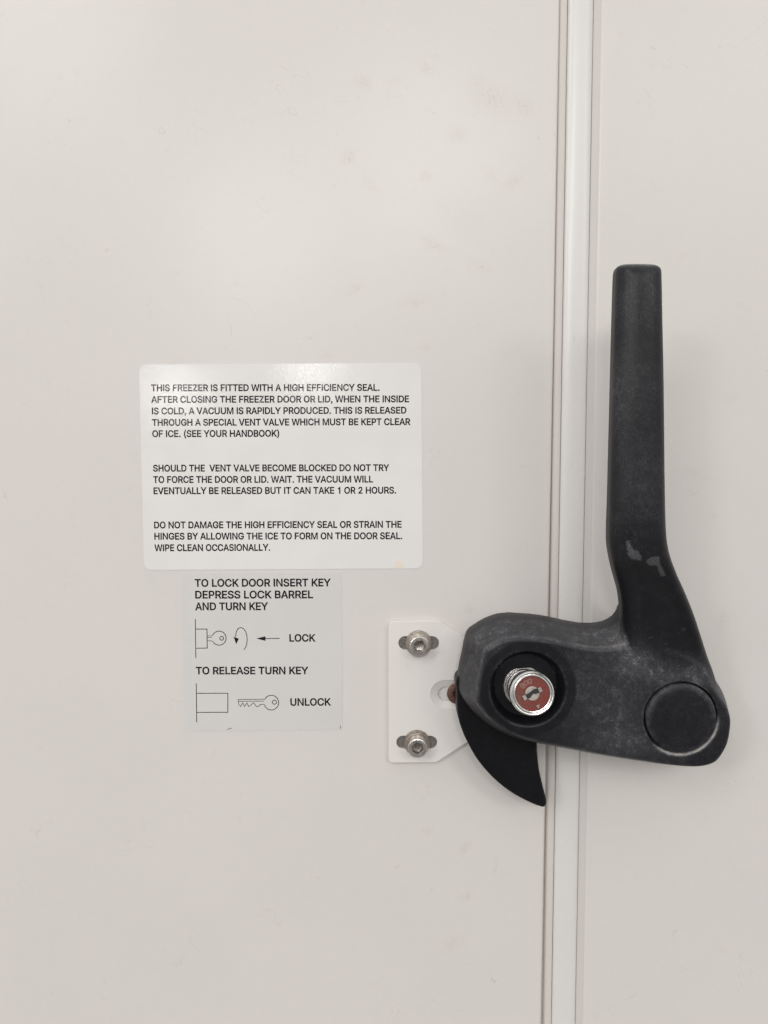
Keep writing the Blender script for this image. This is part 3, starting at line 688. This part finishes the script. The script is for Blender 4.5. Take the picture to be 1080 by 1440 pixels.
def bolt(px, py, spin, lean):
    c = P(px, py, HP); ctr = (c[0], c[1], HP - 0.3)
    ax = (lean[0], lean[1], 1)
    wash = [(2.0, 0.3), (4.95, 0.3), (5.1, 0.5), (5.1, 1.2), (4.9, 1.5), (4.0, 1.6), (2.5, 1.6)]
    b = mesh_obj('bolt', *revolve([(3.85, 1.3), (3.85, 5.9), (3.7, 6.2), (3.4, 6.35), (2.55, 6.35), (2.4, 6.2), (2.38, 3.6), (0.4, 3.3)], ctr, ax,
                                  hexed=(4, 5, 6), spin=spin), MAT['bright'], strike, sharp=15)
    mesh_obj('hex_socket', *revolve([(2.33, 6.05), (2.31, 3.9), (1.2, 3.6), (0.3, 3.5)], ctr, ax, hexed=(0, 1), spin=spin), MAT['socket'], b, sharp=15)
    mesh_obj('washer', *revolve(wash, ctr, ax), MAT['steel'], b, sharp=15)
    mesh_obj('spring_washer', *revolve([(2.5, 1.55), (4.45, 1.6), (4.7, 1.85), (4.7, 2.9), (4.45, 3.2), (3.6, 3.3)], ctr, ax), MAT['steel'], b, sharp=15)
    return b
bolt(588.6, 904.3, 0.0, (0.02, 0.02))
bolt(586.3, 1043.6, 0.35, (0.0, -0.05))
c = P(643.5, 975, 1.9)
mesh_obj('countersunk_screw', *revolve([(3.2, -1.2), (4.15, -0.1), (4.2, 0.25), (3.9, 0.55), (2.9, 0.75), (2.15, 0.75), (2.0, 0.5), (1.9, -0.6), (0.4, -0.8)],
         (c[0], c[1], 1.9), (0, 0, 1), hexed=(5, 6, 7)), MAT['rust'], strike, sharp=15)

# ------------------------------------------------------------------ black latch handle
HB, HR = 30.0, 15.0          # front face and rim of the body
latch = empty('latch_handle', *P(960, 1010, 0), 0)
tag(latch, 'scuffed black plastic lever latch with red-faced chrome key lock', 'latch')
rim_px = [(657, 891), (670, 878), (690, 867), (715, 862), (760, 865), (800, 873), (825, 878.5), (846, 878.5), (857, 875), (866, 869.5), (872, 861.5), (875.5, 853), (882, 848), (894, 856), (915, 880), (950, 896), (982, 918), (1001, 945),
          (1016, 962), (1025, 985), (1026, 1005), (1021, 1032), (1008, 1055), (990, 1070), (965, 1077), (930, 1076), (880, 1069), (830, 1060), (780, 1050),
          (750, 1044.5), (720, 1037), (690, 1023), (668, 1006), (650, 987), (643, 970), (644, 950), (650, 920)]
rim_px = [(x - 4 * ss(985, 1015, x) + 1.0 * ss(665, 650, x), y + 3.0 * ss(900, 880, y) * ss(845, 800, x) - 1.5 * ss(1055, 1070, y)) for x, y in rim_px]
rim = np.array([P(x, y, HR) for x, y in rim_px])
rim = catmull(rim, 5)
knots = [(340, 43), (560, 43.5), (700, 43.5), (745, 43), (775, 41.5), (800, 38.5), (840, 33.5), (880, 28.5), (915, 25), (945, 23.2), (1000, 22.5)]
kz = np.array([P(900, y, h)[1] for y, h in knots])[::-1]; kh = np.array([h for y, h in knots], float)[::-1]
zz = np.linspace(kz[0], kz[-1], 400); hh = np.interp(zz, kz, kh)
for _ in range(3): hh = np.convolve(np.pad(hh, 8, 'edge'), np.ones(17) / 17, 'valid')
def hc(z): return np.interp(z, zz, hh)
lev_px = [(862.5, 395), (864, 381), (868, 375.5), (876, 373), (895, 372.3), (915, 373), (923, 375.5), (927.5, 381), (928.5, 395), (929.5, 450), (931, 520), (932, 600),
          (933, 690), (934.5, 745), (938.5, 775), (948, 803), (961, 832), (973, 862), (983, 892), (992, 920), (1000, 943), (1003, 965), (990, 980), (950, 985), (905, 965),
          (889, 925), (875, 893), (872.2, 861), (869, 832), (861, 802), (855, 775), (853, 750), (854.5, 700), (857, 600), (860, 480)]
lev = []
for x, y in lev_px:
    p = P(x, y, 40); dh = -1.2 if (x < 868 or (x < 892 and y > 800)) else 0.2
    for _ in range(4): p = P(x, y, float(hc(p[1])) + dh)
    lev.append(p)
lev = catmull(np.array(lev), 5)
STEP = 0.5
gx = np.arange(24, 134, STEP); gz = np.arange(-122, 74, STEP); gh = np.arange(-1.5, 54, STEP)
X2, Z2 = np.meshgrid(gx, gz, indexing='ij')
db = poly_sdf(rim, X2, Z2); dl = poly_sdf(lev, X2, Z2)
hcz = hc(gz); slope = np.gradient(hcz, gz); cs = 1 / np.sqrt(1 + slope ** 2)
CL = P(742.5, 968.5, HB); CC = P(957.5, 1009.5, HB)
rl = np.hypot(X2 - CL[0], Z2 - CL[1]); rc = np.hypot(X2 - CC[0], Z2 - CC[1])
INS = 5.4 / (HB - HR)
win = ss(P(900, 945, 30)[1], P(900, 900, 33)[1], gz) * ss(P(900, 775, 48)[1], P(900, 815, 44)[1], gz)
hollow = 1.7 * ss(1.5, 6.5, -dl) * win[None, :]
crown = 0.9 * ss(7.0, 0.0, -dl)
S = np.empty((len(gx), len(gz), len(gh)), np.float32)
for i, h in enumerate(gh):
    tap = (db + (h - HR) * INS) / math.sqrt(1 + INS * INS)
    body = smax(smax(db + 0.0 * h, tap, 2.0), np.full_like(db, h - HB), 1.1)
    body = np.maximum(body, 9.0 - h)
    r = 4.2
    ab = (h - hcz)[None, :] * cs[None, :]
    wv = np.where(ab > 0, ab + crown + hollow, -ab) - 5.9
    a, b = dl + r, wv + r
    lever = np.minimum(np.maximum(a, b), 0) + np.hypot(np.maximum(a, 0), np.maximum(b, 0)) - r
    d = smin(body, lever, 3.2)
    boss = np.maximum(rc - 13.5, np.maximum(-h + 0.05, h - 14.0))
    d = np.minimum(d, boss)
    # bowl round the lock, seat of the pivot cap
    depth = HB - h
    wall = 13.5 - 0.33 * np.clip(depth, 0, 9)
    bowl = np.maximum(rl - wall, (HB - 6.0) - h)
    d = smax(d, -bowl, 0.5)
    seat = np.maximum(rc - 13.1, (HB - 2.6) - h)
    d = smax(d, -seat, 0.4)
    S[:, :, i] = d
v, f = surface_nets(S, (gx[0], gz[0], gh[0]), STEP)
del S
# wear marks and a few painted highlights on the moulding
vx, vz, vh = v[:, 0], v[:, 1], v[:, 2]
def blob(px, py, h, rx, rz, ang=0):
    c = P(px, py, h); a = math.radians(ang); dx, dz = vx - c[0], vz - c[1]
    u = (dx * math.cos(a) + dz * math.sin(a)) / rx; q = (-dx * math.sin(a) + dz * math.cos(a)) / rz
    return np.exp(-(u * u + q * q))
dbv = poly_sdf(rim, vx, vz); rcv = np.hypot(vx - CC[0], vz - CC[1]); rlv = np.hypot(vx - CL[0], vz - CL[1])
front = (vh > HB - 2)
dust_and_glint = 0.30 * blob(850, 900, 26, 9, 4) + 0.75 * blob(893, 915, 30, 6, 6, 50) + 0.55 * blob(930, 948, 30, 16, 3.5, -10) + 0.35 * blob(985, 948, 30, 5, 5)
dust_and_glint += 0.32 * blob(870, 1020, 30, 13, 11) + 0.28 * blob(840, 960, 30, 26, 14) + 0.3 * blob(890, 1050, 30, 16, 4, -10) + 0.22 * blob(690, 900, 22, 9, 7)
dust_and_glint += 0.55 * np.exp(-((dbv + 5.1) / 0.55) ** 2) * (vh > HB - 2.2) * (vh < HB + 0.3) * (vz > CL[1] - 40) * (0.5 + 0.5 * blob(720, 960, 30, 60, 60))
dust_and_glint += 0.42 * ss(-5.6, -4.6, dbv) * ss(15, 19, vh) * (vh < HB - 0.3) * (vx < 100)
dust_and_glint += 0.35 * np.exp(-((rlv - 13.5) / 0.4) ** 2) * front
ang = np.arctan2(vz - CC[1], vx - CC[0])
dust_and_glint += 2.2 * np.exp(-((rcv - 13.35) / 0.6) ** 2) * ss(0.25, 0.75, np.cos(ang + 1.15)) * (vh > HB - 3.2)
dust_and_glint += 1.5 * np.exp(-((vz - np.max(vz) + 0.3) / 1.0) ** 2) * (vh > 38)  # dusty top edge, also painting the light it catches
dust_and_glint += 0.30 * blob(916, 410, 49, 2.5, 9, 0) + 0.25 * blob(880, 420, 49, 3, 8) + 0.3 * blob(872, 560, 49, 2, 16) + 0.18 * blob(900, 680, 49, 8, 14) + 0.15 * blob(897, 540, 49, 7, 10)  # grey smears; the narrow one at left paints the grip's sheen
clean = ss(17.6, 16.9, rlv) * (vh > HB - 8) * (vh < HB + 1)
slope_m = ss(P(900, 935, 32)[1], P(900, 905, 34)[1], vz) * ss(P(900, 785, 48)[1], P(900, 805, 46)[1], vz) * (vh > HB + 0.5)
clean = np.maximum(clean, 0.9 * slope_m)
dust_and_glint = dust_and_glint * (1 - 0.85 * clean)
dust_and_glint += 0.9 * np.exp(-(dbv / 0.6) ** 2) * (np.abs(vh - 14.5) < 2.0) * (vz < CC[1] - 8) * ss(50, 58, vx)  # pale line painting the light caught on the rim's underside
dust_and_glint += 0.45 * blob(1018, 968, 24, 3, 6, 20)
patches = [[(880, 759), (882, 773), (887, 785), (899, 787.5), (903, 787), (897, 776), (889, 773), (884, 763)],
           [(911, 791), (914, 785.5), (920, 783), (927, 784), (931, 795), (942, 812), (935, 810), (927, 797), (918, 796)]]
scuff = np.zeros(len(v))
for pt in patches:
    d = poly_sdf(catmull([P(x, y, 47) for x, y in pt], 3), vx, vz)
    scuff = np.maximum(scuff, ss(1.0, -0.7, d) * (vh > 38))
for (a, b, n_) in (((893, 905), (888, 935), 26), ((930, 935), (925, 965), 26), ((985, 940), (1000, 965), 8), ((840, 1010), (850, 1040), 14), ((700, 1025), (760, 1035), 10), ((770, 930), (860, 1000), 10)):
    for _ in range(n_):           # short hair scratches round the worn places
        q = P(a[0] + rng.normal(0, 22), a[1] + rng.normal(0, 14), 31); an = rng.uniform(0, 6.3); L = rng.uniform(0.7, 2.6); cu = rng.uniform(-.9, .9)
        for t in np.linspace(0, 1, 7):
            q2 = q + L * t * np.array([math.cos(an + cu * t), math.sin(an + cu * t)])
            near = (np.abs(vx - q2[0]) < 1) & (np.abs(vz - q2[1]) < 1) & (vh > 20)
            scuff[near] = np.maximum(scuff[near], 0.50 * np.exp(-((vx[near] - q2[0]) ** 2 + (vz[near] - q2[1]) ** 2) / 0.06))
mesh_obj('lever', v, f, MAT['black'], latch, attrs={'dust_and_glint': dust_and_glint, 'scuff': scuff, 'clean': clean})

hook_px = [(645, 950), (642.5, 975), (643, 1000), (648, 1022), (657, 1043), (672, 1069), (694, 1094), (719, 1114), (745, 1128), (758, 1133), (764.5, 1134), (768, 1130),
           (767.5, 1122), (763, 1104), (758, 1082), (755.5, 1060), (755, 1042), (757, 1000), (745, 960), (690, 940)]
HK = 14.2
hk = catmull([P(x, y, HK - 1) for x, y in hook_px], 5)
gx = np.arange(24, 68, 0.5); gz = np.arange(-133, -70, 0.5); gh = np.arange(3, 17, 0.5)
X2, Z2 = np.meshgrid(gx, gz, indexing='ij'); d2 = poly_sdf(hk, X2, Z2)
S = np.empty((len(gx), len(gz), len(gh)), np.float32)
for i, h in enumerate(gh):
    r = 0.9; a = d2 + r; b = max(h - HK, 5 - h) + r
    S[:, :, i] = np.minimum(np.maximum(a, b), 0) + np.hypot(np.maximum(a, 0), max(b, 0)) - r
v, f = surface_nets(S, (gx[0], gz[0], gh[0]), 0.5)
vx, vz = v[:, 0], v[:, 1]
sc = np.zeros(len(v))
for _ in range(40):
    q = P(rng.uniform(680, 760), rng.uniform(1050, 1120), HK); an = rng.uniform(0, 6.3); L = rng.uniform(0.3, 1.6)
    for t in np.linspace(0, 1, 5):
        sc = np.maximum(sc, 0.35 * np.exp(-((vx - q[0] - L * t * math.cos(an)) ** 2 + (vz - q[1] - L * t * math.sin(an)) ** 2) / 0.09))
mesh_obj('hook', v, f, MAT['black_smooth'], latch, attrs={'dust_and_glint': np.zeros(len(v)) + 0.03, 'scuff': sc})

capv, capf = revolve([(12.55, -2.4), (12.55, 0.1), (12.3, 0.5), (11.7, 0.8), (10.0, 1.0), (6, 1.15), (2, 1.2)], (CC[0], CC[1], HB), seg=96)
cv = np.array(capv); cr = np.hypot(cv[:, 0] - CC[0], cv[:, 1] - CC[1])
mesh_obj('pivot_cap', capv, capf, MAT['black'], latch, attrs={'dust_and_glint': 0.3 * ss(10.5, 12.4, cr) * (cv[:, 1] > CC[1]) + 0.03, 'scuff': np.zeros(len(cv)), 'clean': np.full(len(cv), 0.55)}, sharp=50)

# lock: base ring, ribbed neck, barrel and red face along one slightly leaning axis
A3 = np.array([*P(736.5, 965.5, 24.2), 24.2]); B3 = np.array([*P(749.0, 975.6, 42.0), 42.0])
ax = B3 - A3; Ln = np.linalg.norm(ax)
prof = [(4.9, 3.0), (4.9, Ln - 5.4), (6.6, Ln - 5.2), (7.3, Ln - 4.9), (7.55, Ln - 4.3), (7.6, Ln - 0.9), (7.4, Ln - 0.35), (7.0, Ln), (6.8, Ln - 0.05), (6.75, Ln - 0.7), (6.45, Ln - 0.7), (6.4, Ln - 0.1), (6.2, Ln), (5.95, Ln - 0.05), (5.85, Ln - 0.5), (3, Ln - 0.55)]
lock = mesh_obj('lock_barrel', *revolve(prof, A3, ax, seg=96), MAT['chrome'], latch, sharp=18)
mesh_obj('lock_neck', *revolve([(5.3, -0.3), (5.3, Ln - 5.0), (2, Ln - 5.0)], A3, ax, seg=72), MAT['hole'], lock, sharp=18)  # dark gaps between the chrome rings put into the neck's near-black colour
for l0, r0, r1 in ((-0.3, 5.0, 7.6), (3.0, 5.0, 6.7), (6.4, 5.0, 6.5)):
    mesh_obj('retaining_ring', *revolve([(r0, l0), (r1 - 0.2, l0), (r1, l0 + 0.25), (r1, l0 + 0.75), (r1 - 0.3, l0 + 1.1), (r0, l0 + 1.2)], A3, ax, seg=96), MAT['chrome'], lock, sharp=18)
an = ax / Ln
eu = np.array([1.0, 0, 0]) - an * an[0]; eu /= np.linalg.norm(eu); ev = np.cross(an, eu)
def on_face(u, w, l): return A3 + an * l + eu * u + ev * w
lf = Ln - 0.45
fv, ff = [], []
rings = np.linspace(2.35, 5.88, 9); seg = 72
for r in rings:
    for j in range(seg):
        t = 2 * math.pi * j / seg; fv.append(on_face(r * math.cos(t), r * math.sin(t), lf))
for i in range(len(rings) - 1):
    for j in range(seg):
        k = (j + 1) % seg; ff.append((i * seg + j, i * seg + k, (i + 1) * seg + k, (i + 1) * seg + j))
rel = np.array([(r * math.cos(2 * math.pi * j / seg), r * math.sin(2 * math.pi * j / seg)) for r in rings for j in range(seg)])
wear = 0.25 + 0.75 * np.exp(-((rel[:, 0] + 4.0) ** 2 + (rel[:, 1] + 1.5) ** 2) / 7) + 0.3 * np.exp(-((rel[:, 0] + 2.5) ** 2 + (rel[:, 1] - 2.5) ** 2) / 6)
mesh_obj('lock_face', fv, ff, MAT['red'], lock, attrs={'wear': np.clip(wear, 0, 1)})
# plug with slanted keyway
plug = mesh_obj('key_plug', *revolve([(2.4, lf - 0.8), (2.4, lf + 0.15), (2.2, lf + 0.3), (0.5, lf + 0.3)], A3, ax, seg=48), MAT['bright'], lock, sharp=15)
th = math.radians(27); cu_, su_ = math.cos(th), math.sin(th)
def box_on_face(u0, u1, w0, w1, l0, l1):
    vs = []
    for l in (l0, l1):
        for u, w_ in ((u0, w0), (u1, w0), (u1, w1), (u0, w1)):
            vs.append(on_face(u * cu_ - w_ * su_, u * su_ + w_ * cu_, l))
    return vs, [(0, 1, 2, 3), (4, 5, 6, 7), (0, 1, 5, 4), (1, 2, 6, 5), (2, 3, 7, 6), (3, 0, 4, 7)]
zig = [(-2.38, -0.85), (-1.3, -0.9), (-0.7, -0.5), (-0.1, -0.35), (0.15, 0.0), (0.5, -0.45), (1.2, -0.6), (2.38, -0.8), (2.38, 0.95), (0.9, 1.15), (0.1, 1.0), (-0.6, 0.8), (-2.38, 0.85)]
mesh_obj('keyway', [on_face(u * cu_ - w_ * su_, u * su_ + w_ * cu_, lf + 0.33) for u, w_ in zig], [tuple(range(len(zig)))], MAT['hole'], lock, smooth=False)
mesh_obj('slot_guard', *join([box_on_face(2.4, 3.5, -0.78, 0.78, lf - 0.3, lf + 0.3), box_on_face(-3.5, -2.4, -0.78, 0.78, lf - 0.3, lf + 0.3)]), MAT['bright'], lock, smooth=False)
tri = [(1.15, -4.1), (2.35, -3.55), (2.15, -5.0)]
tv = [on_face(u, w_, lf + 0.06) for u, w_ in tri] + [on_face(u, w_, lf - 0.1) for u, w_ in tri]
mesh_obj('index_mark', tv, [(0, 1, 2), (3, 4, 5), (0, 1, 4, 3), (1, 2, 5, 4), (2, 0, 3, 5)], MAT['bright'], lock, smooth=False)
# faint worn engraving curved above the keyway
ev_, ef_ = [], []
for ch, adeg in (('G', 142), ('O', 121), ('C', 101)):
    t = math.radians(adeg); ux, uw = math.cos(t), math.sin(t)
    for lp in GLYPHS[ch][1]:
        pts = []
        for gx_, gy_ in lp:
            a_, b_ = (gx_ - 260) * 0.0030, (gy_ - 255) * 0.0030
            pts.append((4.2 * ux + b_ * ux + a_ * uw, 4.2 * uw + b_ * uw - a_ * ux))
        for i in range(len(pts)):
            j = (i + 1) % len(pts)
            d = np.array(pts[j]) - np.array(pts[i]); 
            if np.linalg.norm(d) < 1e-6: continue
            nn = np.array([-d[1], d[0]]) / np.linalg.norm(d) * 0.05
            o = len(ev_)
            for p in (np.array(pts[i]) + nn, np.array(pts[j]) + nn, np.array(pts[j]) - nn, np.array(pts[i]) - nn):
                ev_.append(on_face(p[0], p[1], lf + 0.03))
            ef_.append((o, o + 1, o + 2, o + 3))
mesh_obj('engraving', ev_, ef_, MAT['engrave'], lock, smooth=False)
